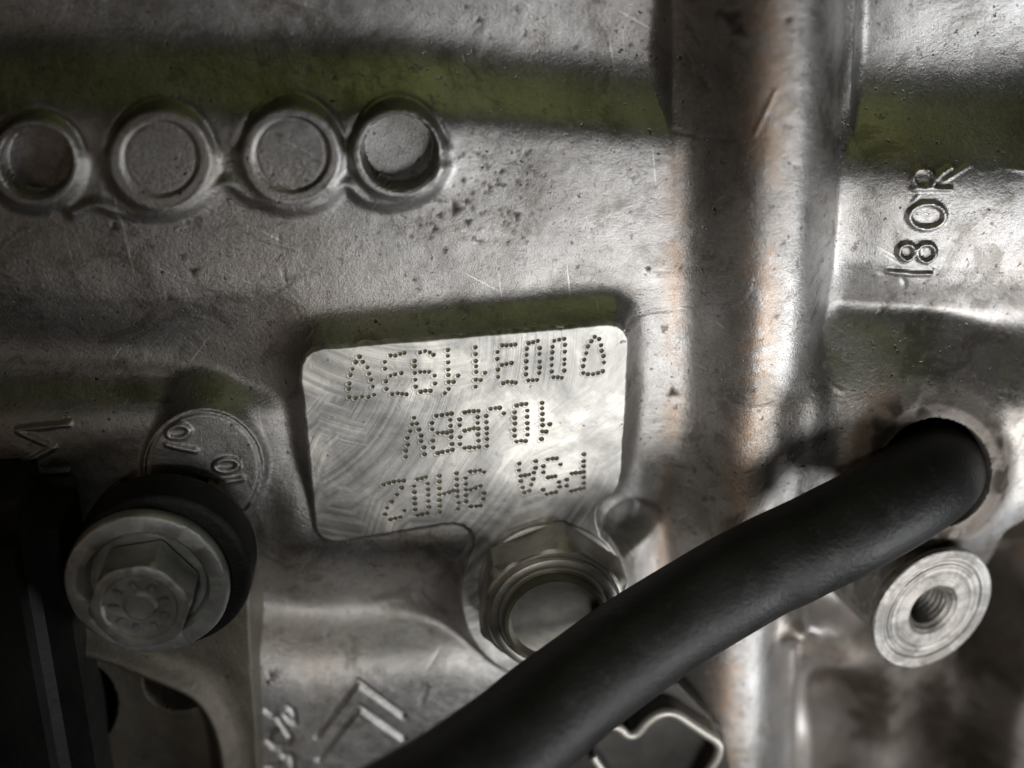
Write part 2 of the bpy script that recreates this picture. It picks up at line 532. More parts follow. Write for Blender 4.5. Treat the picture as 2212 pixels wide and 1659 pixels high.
# collar for the hose with its bore
Uc, Vc = F.px(3.2)
dc = np.hypot(Uc - 2022, Vc - 1022)
top = 3.2 - np.clip((dc - 146) * px * 1.0, 0, 40)
Z0 = Z.copy()
Z = smax(top + 0.5 * uneven, Z, 1.6)
ero = np.exp(-((dc - 150) / 22) ** 2) * np.clip(gnoise(Z.shape, 1.0 / F.step) - 0.4, 0, 2)
Z -= 0.35 * ero
FID[(dc < 156)] = 7
stain = np.maximum(stain, 0.9 * np.exp(-((dc - 165) / 40) ** 2) * S((1990 - Uc) / 90))
stain = np.maximum(stain, 0.3 * np.exp(-((dc - 145) / 30) ** 2))
grime_and_shade = np.maximum(grime_and_shade, np.exp(-((dc - 145) / 36) ** 4) * (0.66 + 0.34 * S((gnoise(Z.shape, 0.6 / F.step) + 1.2 * gnoise(Z.shape, 2.2 / F.step) - 0.2) / 1.6)))
Z = np.where(dc < 118, Z - 26 * (1 - S((dc - 109) / 9)), Z)

# machined pad: skirt of the casting round it
PAD = [(650, 812), (652, 790), (661, 772), (676, 761), (698, 755), (860, 741), (1100, 720), (1310, 702), (1332, 704), (1347, 714), (1355, 730), (1356, 752),
       (1352, 850), (1346, 960), (1342, 1024), (1338, 1046), (1326, 1064), (1304, 1080), (1291, 1096), (1286, 1114), (1289, 1135)]
cx, cy, cr = 1176, 1290, 179
PAD += [(cx + cr * math.cos(a), cy + cr * math.sin(a)) for a in np.linspace(math.radians(-47), math.radians(192), 34)]
PAD += [(1004, 1232), (1016, 1204), (1025, 1182), (1026, 1162), (1018, 1146), (1002, 1135), (980, 1131), (950, 1133), (860, 1148), (738, 1168), (716, 1169), (699, 1163), (687, 1150), (682, 1130), (668, 980)]
Up, Vp = F.px(0.0)
sp = sdf(Up, Vp, PAD)
spx = sp * px
skirt = np.where(sp < 0, -0.9, -0.30 - 5.6 * (1 - np.exp(-np.clip(spx, 0, 60) / 2.3)) - 0.2 * np.clip(spx, 0, 60))
Z = smax(skirt + 0.3 * uneven, Z, 0.9)
Z = np.where(sp < -2, np.minimum(Z, -0.9), np.minimum(Z, np.where(sp < 5, -0.25, 1e9)))

Uv, Vv = F.px(-6.0)
cav = np.hypot((Uv - 1352) / 74, (Vv - 1128 - 0.12 * (1352 - Uv)) / 44)
Z = np.where(sp > 4, Z - 5 * (1 - S((cav - 0.45) / 0.7)), Z)

# lower right: hollow, broken ridge, black gap and lumps
Ul, Vl = F.px(-8.0)
gap = np.interp(Vl, [900, 1030, 1120, 1250, 1380, 1470, 1520, 1600, 1800], [2420, 2225, 2142, 2136, 2150, 2105, 2096, 2088, 2080])
gw = np.interp(Vl, [900, 1250, 1380, 1470, 1540, 1800], [400, 400, 90, 34, 22, 20])
g = (Ul - gap)
hole = S(g / 14) * (1 - S((g - gw) / 22)) * S((Vl - 960) / 40)
lump = -9 + 7 * np.exp(-(((Ul - 2165) / 95) ** 2 + ((Vl - 1590) / 120) ** 2)) + 5 * np.exp(-(((Ul - 2225) / 60) ** 2 + ((Vl - 1430) / 70) ** 2))
Z = np.where((g > gw) & (Vl > 1380), smax(Z, lump + 0.5 * gnoise(Z.shape, 1.6 / F.step), 1.0), Z)
Z -= 18 * hole
Uk, Vk = Ul, Vl
Ul, Vl = F.px(-14.0)
m2 = np.exp(-(((Ul - 1800) / 56) ** 2 + ((Vl - 1388) / 44) ** 2))
web = np.exp(-(seg_dist(Ul, Vl, smooth_path([(1690, 1285), (1760, 1320), (1830, 1345), (1900, 1400), (1925, 1480), (1915, 1560)], 5)) / 34) ** 2)
web2 = np.exp(-(seg_dist(Ul, Vl, smooth_path([(2120, 1400), (2085, 1470), (2060, 1560), (2075, 1660), (2070, 1760)], 5)) / 30) ** 2)
pit = np.exp(-(((Ul - 1790) / 60) ** 2 + ((Vl - 1500) / 60) ** 2)) + 0.8 * np.exp(-(((Ul - 1990) / 50) ** 2 + ((Vl - 1530) / 80) ** 2))
Z += 6.5 * m2 + 6.0 * web + 9.0 * web2 - 7.0 * pit
m3 = np.exp(-(((Ul - 1900) / 60) ** 2 + ((Vl - 1640) / 42) ** 2)); Z += 6 * m3 * (1 + 0.3 * gnoise(Z.shape, 1.4 / F.step))
m4 = np.exp(-(((Ul - 2020) / 90) ** 2 + ((Vl - 1480) / 110) ** 2)); Z += 5 * m4
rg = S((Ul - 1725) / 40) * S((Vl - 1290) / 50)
Z = Z * (1 - rg) + pblur(Z, 2.2 / F.step) * rg
Z += rg * (0.16 * gnoise(Z.shape, 2.4 / F.step) + 0.035 * gnoise(Z.shape, 0.6 / F.step))
stain = np.maximum(stain, 0.35 * rg * (1 - m2))
grime_and_shade = np.maximum(grime_and_shade, np.clip(rg * 1.15, 0, 1) * (1 - 0.35 * m3) * (1 - 0.7 * m2) * np.clip(1.0 + 0.13 * gnoise(Z.shape, 3.0 / F.step) + 0.06 * gnoise(Z.shape, 0.7 / F.step), 0.86, 1))  # dirt plus shade painted into the deep hollow, its mounds left lighter

Ul, Vl = Uk, Vk
Z -= 34 * S((520 - Ul) / 30) * S((Vl - 1330) / 40)

# cast lines: cracks, flow marks and flash
Ut, Vt = F.px(-4.6)
def line(pts, h, w, smooth=True):
    global Z
    q = smooth_path(pts, 5) if smooth else pts
    d = seg_dist(Ut, Vt, q)
    Z = Z + 0.55 * h * np.exp(-(d / (w * 0.75)) ** 2) * S((gnoise(Z.shape, 1.2 / F.step) + 1.6) / 1.6)
    return d
line([(600, 512), (606, 570), (622, 640), (650, 700)], -0.22, 3.2)
line([(1345, 690), (1400, 678), (1460, 672), (1540, 664)], -0.25, 3.0)
line([(1500, 660), (1560, 640), (1590, 605), (1600, 570)], 0.22, 3.0)
line([(1460, 288), (1510, 294), (1570, 288)], -0.35, 4.0)
line([(1645, 175), (1630, 210), (1605, 270)], 0.30, 3.5)
line([(470, 352), (505, 356), (530, 372)], -0.35, 4.0)
line([(205, 455), (240, 470), (265, 500), (305, 520), (330, 505), (355, 508), (420, 490), (470, 520)], 0.12, 5.0)
line([(470, 500), (520, 498), (560, 520), (640, 545)], 0.22, 5.0)
line([(1020, 1345), (975, 1370), (940, 1405), (920, 1432)], -0.30, 4.0)
line([(922, 1460), (910, 1492)], -0.28, 4.5, False)
line([(1790, 822), (1850, 845), (1900, 860), (1960, 865), (2060, 900)], 0.35, 5.0)
line([(2030, 385), (2075, 360), (2100, 352), (2115, 366), (2160, 358), (2212, 362), (2300, 360)], 0.55, 5.0)
line([(1930, 368), (1965, 372), (1990, 370)], 0.3, 4.0)
line([(1570, 830), (1600, 832), (1640, 822)], 0.25, 3.5)
line([(1960, 640), (1930, 672), (1880, 720)], -0.3, 4.0)
line([(545, 925), (570, 1000), (562, 1060)], -0.2, 4.0)
for (uu, vv, r, dp) in [(415, 592, 9, .5), (362, 655, 8, .5), (242, 498, 9, .5), (390, 560, 5, .3), (985, 458, 9, .55), (1012, 485, 6, .4), (940, 500, 6, .35),
                        (1020, 725, 5, .3), (1010, 440, 5, .35), (905, 250, 6, .3), (1565, 30, 22, .35), (1580, 55, 16, .3), (1672, 25, 6, .4), (1455, 852, 8, .5),
                        (895, 610, 4, .3), (560, 1430, 7, .6), (590, 1438, 6, .5), (1945, 1085, 9, .4), (1040, 60, 6, .3), (720, 180, 5, .3),
                        (1125, 770, 5, .3), (950, 470, 5, .3), (1085, 375, 5, .3), (1118, 470, 6, .35), (1060, 410, 4, .3), (1000, 395, 4, .3)]:
    d = np.hypot(Ut - uu, Vt - vv) / r * (1 + 0.35 * np.sin(np.arctan2(Vt - vv, Ut - uu) * 3 + uu))
    Z -= 0.35 * dp * np.exp(-d ** 2)
    grime_and_shade = np.maximum(grime_and_shade, 0.95 * np.exp(-d ** 4))
for _ in range(170):
    uu, vv, r = RNG.uniform(-60, 2250), RNG.uniform(-20, 1680), RNG.uniform(1.6, 4.2)
    if RNG.random() < 0.4: uu, vv = RNG.uniform(880, 1150), RNG.uniform(330, 560)
    sl = (np.abs(Ut - uu) < 30) & (np.abs(Vt - vv) < 30)
    q = np.exp(-((Ut[sl] - uu) ** 2 + (Vt[sl] - vv) ** 2) / r ** 2)
    Z[sl] -= 0.09 * q
    grime_and_shade[sl] = np.maximum(grime_and_shade[sl], 0.75 * q)

# cast characters and emblems
CH = []                                        # (vertex mask, name, label, parent part)
def char(strokes, h, w, name, label, part, zref=-2.0):
    global Z
    u, v = F.px(zref)
    d = np.full(Z.shape, 1e9)
    for s in strokes: d = np.minimum(d, seg_dist(u, v, s))
    Z = Z + h * S((w - d) / (w * 0.62))
    FID[d < w * 0.98] = 20 + len(CH)
    CH.append((name, label, part))
def c5(*pts): return [((3200 + x * .4219) / 1.8228, (550 + y * .4219) / 1.8228) for x, y in pts]
def c4(*pts): return [((900 + x * .4521) / 1.8228, (2450 + y * .4521) / 1.8228) for x, y in pts]
def c6(*pts): return [((0 + x * .4973) / 1.8228, (1500 + y * .4973) / 1.8228) for x, y in pts]
def e5(cx, cy, rx, ry, rot=0):
    q = c5(*ring(cx, cy, rx, ry, rot)); return q + [q[0]]
def e6(cx, cy, rx, ry, rot=0):
    q = c6(*ring(cx, cy, rx, ry, rot)); return q + [q[0]]
line(c5((840, 1300), (872, 1375), (800, 1480), (700, 1620)), -0.5, 4.5)
line(c5((600, 1282), (660, 1262), (730, 1250)), 0.4, 5.0)
char([c5((760, 1278), (960, 1292), (1140, 1290))], 0.62, 7.5, 'cast_character', 'raised cast digit 1 lying on its side', 0)
char([e5(905, 1072, 72, 76), e5(1085, 1078, 86, 84)], 0.62, 6.0, 'cast_character', 'raised cast digit 8 lying on its side', 0)
line(c5((925, 790), (870, 820), (810, 862)), 0.45, 4.5)
char([e5(1085, 728, 165, 118, -0.08)], 0.62, 7.5, 'cast_character', 'raised cast letter O lying on its side', 0)
line(c5((950, 478), (925, 520), (890, 555)), 0.4, 5.0)
char([e5(1062, 380, 98, 86), c5((950, 474), (1150, 466), (1305, 472)), c5((1140, 415), (1230, 330), (1345, 272))], 0.62, 6.2, 'cast_character', 'raised cast letter R lying on its side', 0)
char([e6(1795, 665, 92, 48, -0.08)], 0.5, 7.0, 'cast_character', 'raised digit 0 on the round disc', 6, -3.2)
char([c6((1725, 802), (1918, 772))], 0.5, 7.0, 'cast_character', 'raised digit 1 on the round disc', 6, -3.2)
char([e6(1412, 402, 88, 50, -0.15)], 0.45, 7.0, 'cast_character', 'shaded raised digit 0 at the top of the disc', 6, -3.2)
char([c6((1320, 500), (1440, 530), (1550, 550))], 0.45, 7.0, 'cast_character', 'shaded raised digit 1 at the top of the disc', 6, -3.2)
char([c6((135, 385), (545, 345)), c6((140, 400), (430, 525)), c6((430, 525), (185, 650)), c6((190, 735), (540, 715))], 0.45, 7.5, 'cast_character', 'dim raised letter M left of the disc', 0, -4.2)
char([c4((770, 985), (1130, 512), (1525, 800))], -0.62, 6.2, 'chevron_emblem', 'upper of two cast chevron lines', 0)
char([c4((790, 1175), (1145, 727), (1530, 997))], -0.62, 6.2, 'chevron_emblem', 'lower of two cast chevron lines', 0)
char([c4((215, 730), (265, 730), (320, 748), (390, 802), (432, 752), (500, 720), (562, 755), (583, 865), (530, 840), (500, 800)),
      c4((440, 830), (500, 930), (548, 992), (525, 1045), (470, 1072), (400, 1076), (345, 1022), (372, 962), (420, 920))], -0.55, 6.0, 'lion_emblem', 'curled line of a cast emblem beside the bracket edge', 0)
char([c4((455, 1118), (490, 1155), (552, 1150), (568, 1290)), c4((300, 1230), (390, 1250), (440, 1225))], -0.42, 6.0, 'lion_emblem', 'lower stroke of the cast emblem beside the bracket edge', 0)

F.finish(Z, {'stain': np.clip(stain, 0, 1), 'grime_and_shade': np.clip(grime_and_shade, 0, 1)})
cells = F.quads
fid = FID.ravel()
cf = np.max(fid[cells] * (fid[cells] >= 20), axis=1)
cf = np.where(cf > 0, cf, fid[cells[:, 0]])
PARTS = {0: ('casting_wall', None), 1: ('upright_rib', 'broad rounded rib running up the casting'),
         2: ('round_boss', 'open round boss cut by the left edge'), 3: ('round_boss', 'shallow round boss second from the left'),
         4: ('round_boss', 'shallow round boss third from the left'), 5: ('round_boss', 'round boss with a deep blind hole'),
         6: ('date_disc', 'flat round disc with cast digits'), 7: ('hose_collar', 'pitted collar round the hose bore')}
part_obj = {}
for k, (nm, lb) in PARTS.items():
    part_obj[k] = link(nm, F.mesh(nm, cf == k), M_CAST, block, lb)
for i, (nm, lb, par) in enumerate(CH):
    mk = cf == 20 + i
    if mk.any(): link(nm, F.mesh(nm, mk), M_CAST, part_obj[par], lb)

# ------------------------------------------------------------------ machined pad with dot-stamped characters
def k1(*p): return [(1160 + x * .31646, 1260 + y * .31646) for x, y in p]
def k2(*p): return [(1800 + x * .31646, 1250 + y * .31646) for x, y in p]
def k3(*p): return [(1350 + x * .47468, 1600 + y * .47468) for x, y in p]
STAMPS = [
 ('leftmost stamped character of the top row', k1((805,457),(757,525),(845,520),(718,610),(903,590),(692,686),(924,667),(678,790),(948,742),(672,855),(970,828),(676,960),(752,972),(833,953),(915,958),(985,930))),
 ('stamped upside-down digit 3 in the top row', k1((1190,440),(1252,443),(1310,420),(1363,408),(1120,522),(1122,606),(1190,692),(1247,675),(1325,660),(1132,762),(1140,857),(1210,922),(1280,912),(1335,918),(1388,925))),
 ('stamped upside-down digit 9 in the top row', k1((1557,402),(1620,385),(1678,400),(1725,430),(1490,508),(1490,573),(1493,658),(1560,645),(1615,643),(1670,645),(1740,692),(1745,790),(1500,743),(1505,830),(1567,893),(1625,880),(1688,880))),
 ('left one of two stamped digits 1 in the top row', k1((1905,372),(1905,445),(1908,527),(1910,617),(1912,685),(2033,692),(1915,770),(1975,768),(1915,858),(1867,912))),
 ('right one of two stamped digits 1 in the top row', k2((225,370),(228,455),(230,540),(233,607),(235,677),(345,688),(230,773),(290,778),(228,862))),
 ('stamped upside-down digit 2 in the top row', k2((560,345),(612,345),(668,342),(722,335),(500,428),(498,515),(555,590),(612,578),(675,565),(505,650),(508,740),(570,817),(622,800),(678,803),(725,810))),
 ('left one of two stamped digits 0 in the top row', k2((888,318),(943,305),(1002,290),(865,390),(1025,380),(862,465),(1022,452),(858,545),(1025,548),(858,630),(1025,622),(855,707),(1020,690),(883,782),(940,780),(992,775))),
 ('right one of two stamped digits 0 in the top row', k2((1207,290),(1268,275),(1330,265),(1185,365),(1340,340),(1182,432),(1338,425),(1175,512),(1335,520),(1175,592),(1332,580),(1175,672),(1332,660),(1197,742),(1252,742),(1300,750))),
 ('rightmost stamped character of the top row', k2((1710,240),(1765,268),(1668,295),(1790,345),(1625,360),(1797,415),(1605,445),(1820,480),(1580,525),(1825,560),(1567,605),(1812,668),(1567,690),(1625,705),(1690,705),(1752,690))),
 ('stamped upside-down letter V', k3((590,95),(573,148),(612,143),(556,205),(630,192),(535,262),(648,243),(538,318),(648,290),(520,368),(672,340),(520,420),(678,397))),
 ('left one of two stamped letters B', k3((775,78),(820,72),(865,65),(900,60),(738,138),(890,112),(740,190),(893,162),(785,220),(825,218),(860,218),(897,207),(898,255),(745,285),(748,342),(905,312),(787,387),(825,378),(868,370),(908,360))),
 ('right one of two stamped letters B', k3((1010,50),(1045,42),(1085,40),(1123,38),(968,108),(1118,90),(968,158),(1118,138),(1010,202),(1048,192),(1085,182),(1122,185),(972,255),(1120,233),(970,313),(1125,285),(1010,345),(1050,340),(1090,342),(1128,337))),
 ('stamped upside-down letter J', k3((1225,20),(1265,15),(1300,12),(1188,80),(1335,58),(1190,132),(1192,182),(1194,225),(1195,272),(1195,330))),
 ('stamped digit 0 in the middle row', k2((740,1095),(800,1080),(857,1075),(715,1180),(873,1158),(715,1250),(870,1235),(718,1320),(872,1315),(712,1400),(875,1385),(715,1475),(875,1460),(738,1545),(795,1535),(850,1538))),
 ('stamped digit 1 in the middle row', k2((1055,1062),(1055,1130),(1060,1200),(1060,1272),(1062,1340),(1152,1328),(1058,1418),(1105,1420),(1050,1513))),
 ('stamped upside-down digit 2 in the bottom row', k3((337,650),(380,636),(422,625),(463,620),(503,618),(487,676),(447,732),(403,790),(365,843),(350,897),(510,865),(393,940),(433,930),(475,920))),
 ('stamped digit 0 in the bottom row', k3((617,605),(652,597),(687,587),(590,662),(703,642),(593,713),(705,690),(595,765),(708,737),(597,810),(708,787),(600,857),(713,835),(620,905),(655,897),(700,887))),
 ('stamped letter H', k3((800,577),(800,625),(800,682),(800,732),(800,780),(803,828),(803,878),(840,725),(880,713),(912,700),(942,555),(945,605),(945,655),(948,703),(950,750),(960,800),(955,852))),
 ('stamped upside-down digit 9 in the bottom row', k3((1055,540),(1095,537),(1135,530),(1170,545),(1017,595),(1020,645),(1020,692),(1058,692),(1097,678),(1140,660),(1020,740),(1022,790),(1170,720),(1165,770),(1062,832),(1105,828),(1140,825))),
 ('stamped upside-down letter A', k3((1463,475),(1600,455),(1460,530),(1598,510),(1475,577),(1510,572),(1545,565),(1585,550),(1475,620),(1580,603),(1492,672),(1562,650),(1505,715),(1545,700))),
 ('stamped upside-down letter S', k3((1700,440),(1738,433),(1772,432),(1805,482),(1663,497),(1663,548),(1702,590),(1730,585),(1760,580),(1792,628),(1798,668),(1660,692),(1690,730),(1728,720),(1765,712))),
 ('stamped upside-down letter P', k3((2000,397),(1998,455),(1998,497),(1998,543),(1998,590),(1998,637),(1998,680),(1965,550),(1930,552),(1897,557),(1857,608),(1857,660),(1895,703),(1930,695),(1965,685))),
]
pc = np.array([at(u, v, 0)[:2] for u, v in PAD])
PF = Field(pc[:, 0].min() - 0.9, pc[:, 0].max() + 0.9, pc[:, 1].min() - 0.9, pc[:, 1].max() + 0.9, 0.085)
Uq, Vq = PF.px(0.0)
sq = sdf(Uq, Vq, PAD) * px + 0.03 * gnoise(Uq.shape, 0.6 / PF.step)
PZ = np.where(sq < -0.22, 0.0, -0.9 * np.clip(sq + 0.22, 0, 0.22) ** 1.6 - np.clip(sq, 0, 2) * 3.2)
PZ += 0.012 * gnoise(Uq.shape, 2.5 / PF.step)
PID = np.zeros(Uq.shape, int)
PX0, PY0 = PF.xs[0], PF.ys[0]
for k, (lb, dots) in enumerate(STAMPS):
    for (su, sv) in dots:
        p = at(su / 1.8228, sv / 1.8228, 0)
        dim = 0.80 if k < 9 else 1.0
        r = 0.35 * RNG.uniform(0.84, 1.08) * (0.93 if k < 9 else 1.0)
        i0 = int((p[0] - PX0 - 1) / PF.step); i1 = int((p[0] - PX0 + 1) / PF.step) + 2
        j0 = int((p[1] - PY0 - 1) / PF.step); j1 = int((p[1] - PY0 + 1) / PF.step) + 2
        xx = PF.X[j0:j1, i0:i1] - p[0]; yy = PF.Y[j0:j1, i0:i1] - p[1]
        d = np.hypot(xx, yy * 1.1) / r
        PZ[j0:j1, i0:i1] += np.where(d < 1, -0.34 * dim * (1 - d ** 1.6), 0) + 0.032 * np.exp(-((np.hypot(xx + 0.12, yy * 1.1 + 0.12) / r - 1.2) / 0.22) ** 2)
        sub = PID[j0:j1, i0:i1]; sub[d < 0.98] = k + 1
# light nicks and pits left on the milled face
for _ in range(60):
    uu, vv = RNG.uniform(670, 1340), RNG.uniform(740, 1150)
    r = RNG.uniform(1.5, 5)
    q = (np.abs(Uq - uu) < 25) & (np.abs(Vq - vv) < 25)
    PZ[q] -= 0.018 * np.exp(-((Uq[q] - uu) ** 2 + (Vq[q] - vv) ** 2) / r ** 2)
PF.finish(PZ)
keep = np.max(sq.ravel()[PF.quads], axis=1) < 0.55
pf = np.max(PID.ravel()[PF.quads], axis=1)
pad = link('identification_pad', PF.mesh('identification_pad', keep & (pf == 0)), M_PAD, block, 'bright milled pad with dot-stamped engine number')
for k, (lb, dots) in enumerate(STAMPS):
    link('stamped_character', PF.mesh('stamped_character', keep & (pf == k + 1)), M_DOT, pad, lb)

# ------------------------------------------------------------------ threaded boss of the block
def axis_from(tilt_deg, e_right, e_down):
    v = CAM - bc; v /= np.linalg.norm(v)
    e = RIGHT * e_right - UP * e_down; e -= v * e.dot(v); e /= np.linalg.norm(e)
    return v * math.cos(math.radians(tilt_deg)) + e * math.sin(math.radians(tilt_deg))
bc = at(2016, 1318, 6.0)
ba = axis_from(51, 0.74, 0.67)
bm = bmesh.new()
pr = [(8.2, -30), (7.9, -12), (7.7, -4.5), (8.0, -2.6), (9.2, -1.3), (9.4, -0.9), (9.4, -0.35), (9.3, -0.1), (9.1, 0.0), (7.7, 0.0), (7.55, -0.22), (7.2, -0.22), (7.05, -0.02), (6.0, -0.02), (5.9, -0.08), (5.6, -0.08), (5.5, -0.02), (3.9, -0.02), (3.35, -0.5)]
for i in range(12):
    pr += [(3.3, -0.7 - i), (2.85, -1.2 - i)]
pr += [(2.6, -13), (0.2, -14)]
lathe(bm, [(r * 1.17, h) for r, h in pr], bc, ba, 72, 0.004)
nt = M_BOSS.node_tree
def boss_face():
    t = NT.__new__(NT); t.m = M_BOSS; t.t = nt; t.b = nt.nodes['Principled BSDF']
    d = t.n('ShaderNodeVectorMath', operation='DISTANCE'); t.l(t.pos(), d.inputs[0]); d.inputs[1].default_value = tuple(bc * MM)
    n = t.n('ShaderNodeTexNoise', noise_dimensions='1D', Scale=1800.0, Detail=4.0, Roughness=0.7)
    t.l(t.math('ADD', d.outputs['Value'], t.math('MULTIPLY', t.noise(300, 3, 0.6), 0.0004)), n.inputs['W'])
    wear = t.grey(t.noise(190, 7, 0.7, dist=0.6), [(0.44, 0.55), (0.58, 1.0)])
    old = t.b.inputs['Base Color'].links[0].from_socket
    c = t.mix(0.8, old, t.grey(n.outputs['Fac'], [(0.38, 0.45), (0.6, 1.0)]), 'MULTIPLY')
    c = t.mix(1.0, c, wear, 'MULTIPLY')
    t.l(t.mix(1.0, c, (1.8, 1.8, 1.8), 'MULTIPLY'), t.b.inputs['Base Color'])
    t.l(t.bump(n.outputs['Fac'], 0.00012, 0.6, t.b.inputs['Normal'].links[0].from_socket), t.b.inputs['Normal'])
boss_face()
tb = link('threaded_boss', bm_mesh('threaded_boss', bm, True, 18), M_BOSS, block, 'bright faced boss with an empty threaded hole')

# ------------------------------------------------------------------ hexagonal switch screwed into the pad
sc_ = at(1186, 1262, 0.05)
sw = thing('pressure_switch', 'hexagonal metal switch screwed in below the stamped pad, partly behind the hose', 'switch', sc_)
bm = bmesh.new()
lathe(bm, [(11.2, 0.0), (11.2, 0.7), (10.9, 0.9), (6, 0.9)], sc_, (0, 0, 1), 64)
link('sealing_washer', bm_mesh('sealing_washer', bm), M_BRASS, sw)
bm = bmesh.new()
def hexrow(r, h, rot, clipr=None):
    row = []
    for k in range(72):
        t = 2 * math.pi * k / 72
        a = (t - rot) % (math.pi / 3) - math.pi / 6
        rr = r * math.cos(math.pi / 6) / math.cos(a)
        if clipr: rr = min(rr, clipr)
        row.append(bm.verts.new(Vector((sc_[0] + rr * math.cos(t), sc_[1] + rr * math.sin(t), sc_[2] + h)) * MM))
    return row
HR = math.radians(22)
rows = [hexrow(12.2, 0.95, HR), hexrow(12.2, 6.4, HR, 12.0), hexrow(12.2, 7.4, HR, 10.9), hexrow(12.2, 7.7, HR, 10.4), hexrow(12.2, 7.75, HR, 9.6)]
for r0, r1 in zip(rows[:-1], rows[1:]):
    for i in range(72):
        j = (i + 1) % 72
        bm.faces.new((r0[i], r0[j], r1[j], r1[i]))
bm.faces.new(rows[-1]); bm.faces.new(rows[0][::-1])
link('hex_nut', bm_mesh('hex_nut', bm, True, 25), M_BRASS, sw)
bm = bmesh.new()
so = Vector(sc_)
lathe(bm, [(9.8, 7.7), (10.0, 8.2), (9.9, 8.9), (9.2, 9.2), (8.7, 9.1), (8.5, 8.7), (8.1, 8.7), (8.0, 9.2)], so, (0, 0, 1), 72, 0.003)
link('crimped_collar', bm_mesh('crimped_collar', bm, True, 40), M_BRASS, sw)
bm = bmesh.new()
lathe(bm, [(7.95, 8.6), (7.95, 10.2), (7.7, 10.6), (7.2, 10.6), (6.9, 10.0), (6.4, 8.2), (6.3, 7.9), (5.6, 6.6), (4.6, 6.2), (0.3, 6.0)], so, (0, 0, 1), 72)
link('switch_body', bm_mesh('switch_body', bm, True, 40), M_SWITCH, sw)

# ------------------------------------------------------------------ hose
hp = [at(2022, 1022, -20), at(2024, 1020, -10), at(2026, 1016, -2), at(2008, 1032, 5), at(1950, 1072, 9.5), at(1842, 1134, 12.5), at(1720, 1194, 14), at(1610, 1248, 15.5),
      at(1405, 1372, 21), at(1218, 1510, 28), at(1078, 1626, 36), at(936, 1728, 44), at(780, 1816, 51), at(600, 1895, 57)]
hp = smooth_path(hp, 7)
bm = bmesh.new()
rad = []
for i in range(len(hp)):
    rad.append(7.25 + 0.6 * S((i - 50) / 30.0) + 0.04 * math.sin(i * 0.9))
tube(bm, hp, rad, 56)
hose = link('rubber_hose', bm_mesh('rubber_hose', bm, True, 60), M_RUBBER, None)
tag(hose, 'thick black rubber hose curving out of the collar across the lower right', 'hose')

# ------------------------------------------------------------------ sheet metal clip under the hose
def c4b(*pts): return [((2200 + x * .3617) / 1.8228, (2600 + y * .3617) / 1.8228) for x, y in pts]
cl = smooth_path(c4b((560, 700), (650, 730), (720, 790), (790, 812), (860, 780), (950, 680), (1060, 600), (1180, 565), (1290, 592), (1450, 698), (1600, 795), (1700, 860), (1745, 940), (1715, 1060), (1640, 1180), (1500, 1400), (1100, 1560), (700, 1500), (520, 1260), (420, 1130), (360, 1040)), 6)
zt = 9.0
pts3 = [at(u, v, zt) for u, v in cl]
clip = thing('sheet_metal_clip', 'dark sheet metal clip with a bright bent edge under the hose', 'clip', at(1430, 1640, -2))
bm = bmesh.new()
n = len(pts3)
rows = []
for i, p in enumerate(pts3):
    a = pts3[max(i - 1, 0)]; b = pts3[min(i + 1, n - 1)]
    t = np.array(b) - np.array(a); nn = np.array([-t[1], t[0], 0]); nn /= np.linalg.norm(nn)
    rows.append([Vector(p + nn * 0.45 * s + np.array([0, 0, dz])) * MM for s, dz in ((-1, -12), (-1, -0.15), (-0.5, 0.05), (0.5, 0.05), (1, -0.15), (1, -12))])
vr = [[bm.verts.new(q) for q in r] for r in rows]
for r0, r1 in zip(vr[:-1], vr[1:]):
    for k in range(6):
        j = (k + 1) % 6
        bm.faces.new((r0[k], r0[j], r1[j], r1[k]))
bm.faces.new(vr[0]); bm.faces.new(vr[-1][::-1])
link('bent_strip', bm_mesh('bent_strip', bm, True, 40), M_CLIP, clip)
bm = bmesh.new()
tube(bm, [Vector(p) + Vector((0, 0, 0.1)) for p in pts3], 0.8, 12)
link('bare_edge', bm_mesh('bare_edge', bm, True, 60), M_EDGE, clip)
bm = bmesh.new()
top = [at(u, v, 5.0) for u, v in ((1200, 1560), (1380, 1450), (1462, 1478), (1512, 1530), (1560, 1582), (1582, 1680), (1560, 1800), (1250, 1800))]
vt = [bm.verts.new(Vector(p) * MM) for p in top]
vb = [bm.verts.new(Vector(p + np.array([0, 0, -1.2])) * MM) for p in top]
bm.faces.new(vt); bm.faces.new(vb[::-1])
for i in range(len(vt)):
    j = (i + 1) % len(vt)
    bm.faces.new((vt[i], vb[i], vb[j], vt[j]))
bmesh.ops.bevel(bm, geom=bm.edges[:], offset=0.25 * MM, segments=2, affect='EDGES')
link('base_plate', bm_mesh('base_plate', bm, True, 40), M_CLIP, clip)

# ------------------------------------------------------------------ bracket, bush, bolt and housing on the left
bfoot = at(400, 1500, 0)
x0 = at(-260, 1300, 4)[0]; x1 = at(566, 1500, 4)[0] + 1.2
y1 = at(300, 1090, 4)[1]; y0 = at(300, 1900, 10)[1]
BF = Field(x0, x1, y0, y1, 0.32)
Ux, Vx = BF.px(4.0)
edge = np.interp(Vx, [1200, 1330, 1460, 1560, 1660, 1900], [540, 541, 547, 556, 560, 564])
ridge = smooth_path([(60, 1380), (160, 1402), (250, 1428), (340, 1462), (420, 1502), (462, 1560), (482, 1640), (490, 1760), (490, 1950)], 6)
dr = seg_dist(Ux, Vx, ridge)
below = inside(Ux, Vx, [tuple(p) for p in ridge] + [(-900, 1950), (-900, 1380)])
BZ = np.where(below, 3.5 - 3.5 * S(dr / 40), 3.5 - 0.9 * S(dr / 60))
BZ += 1.5 * np.exp(-(dr / 20) ** 2)
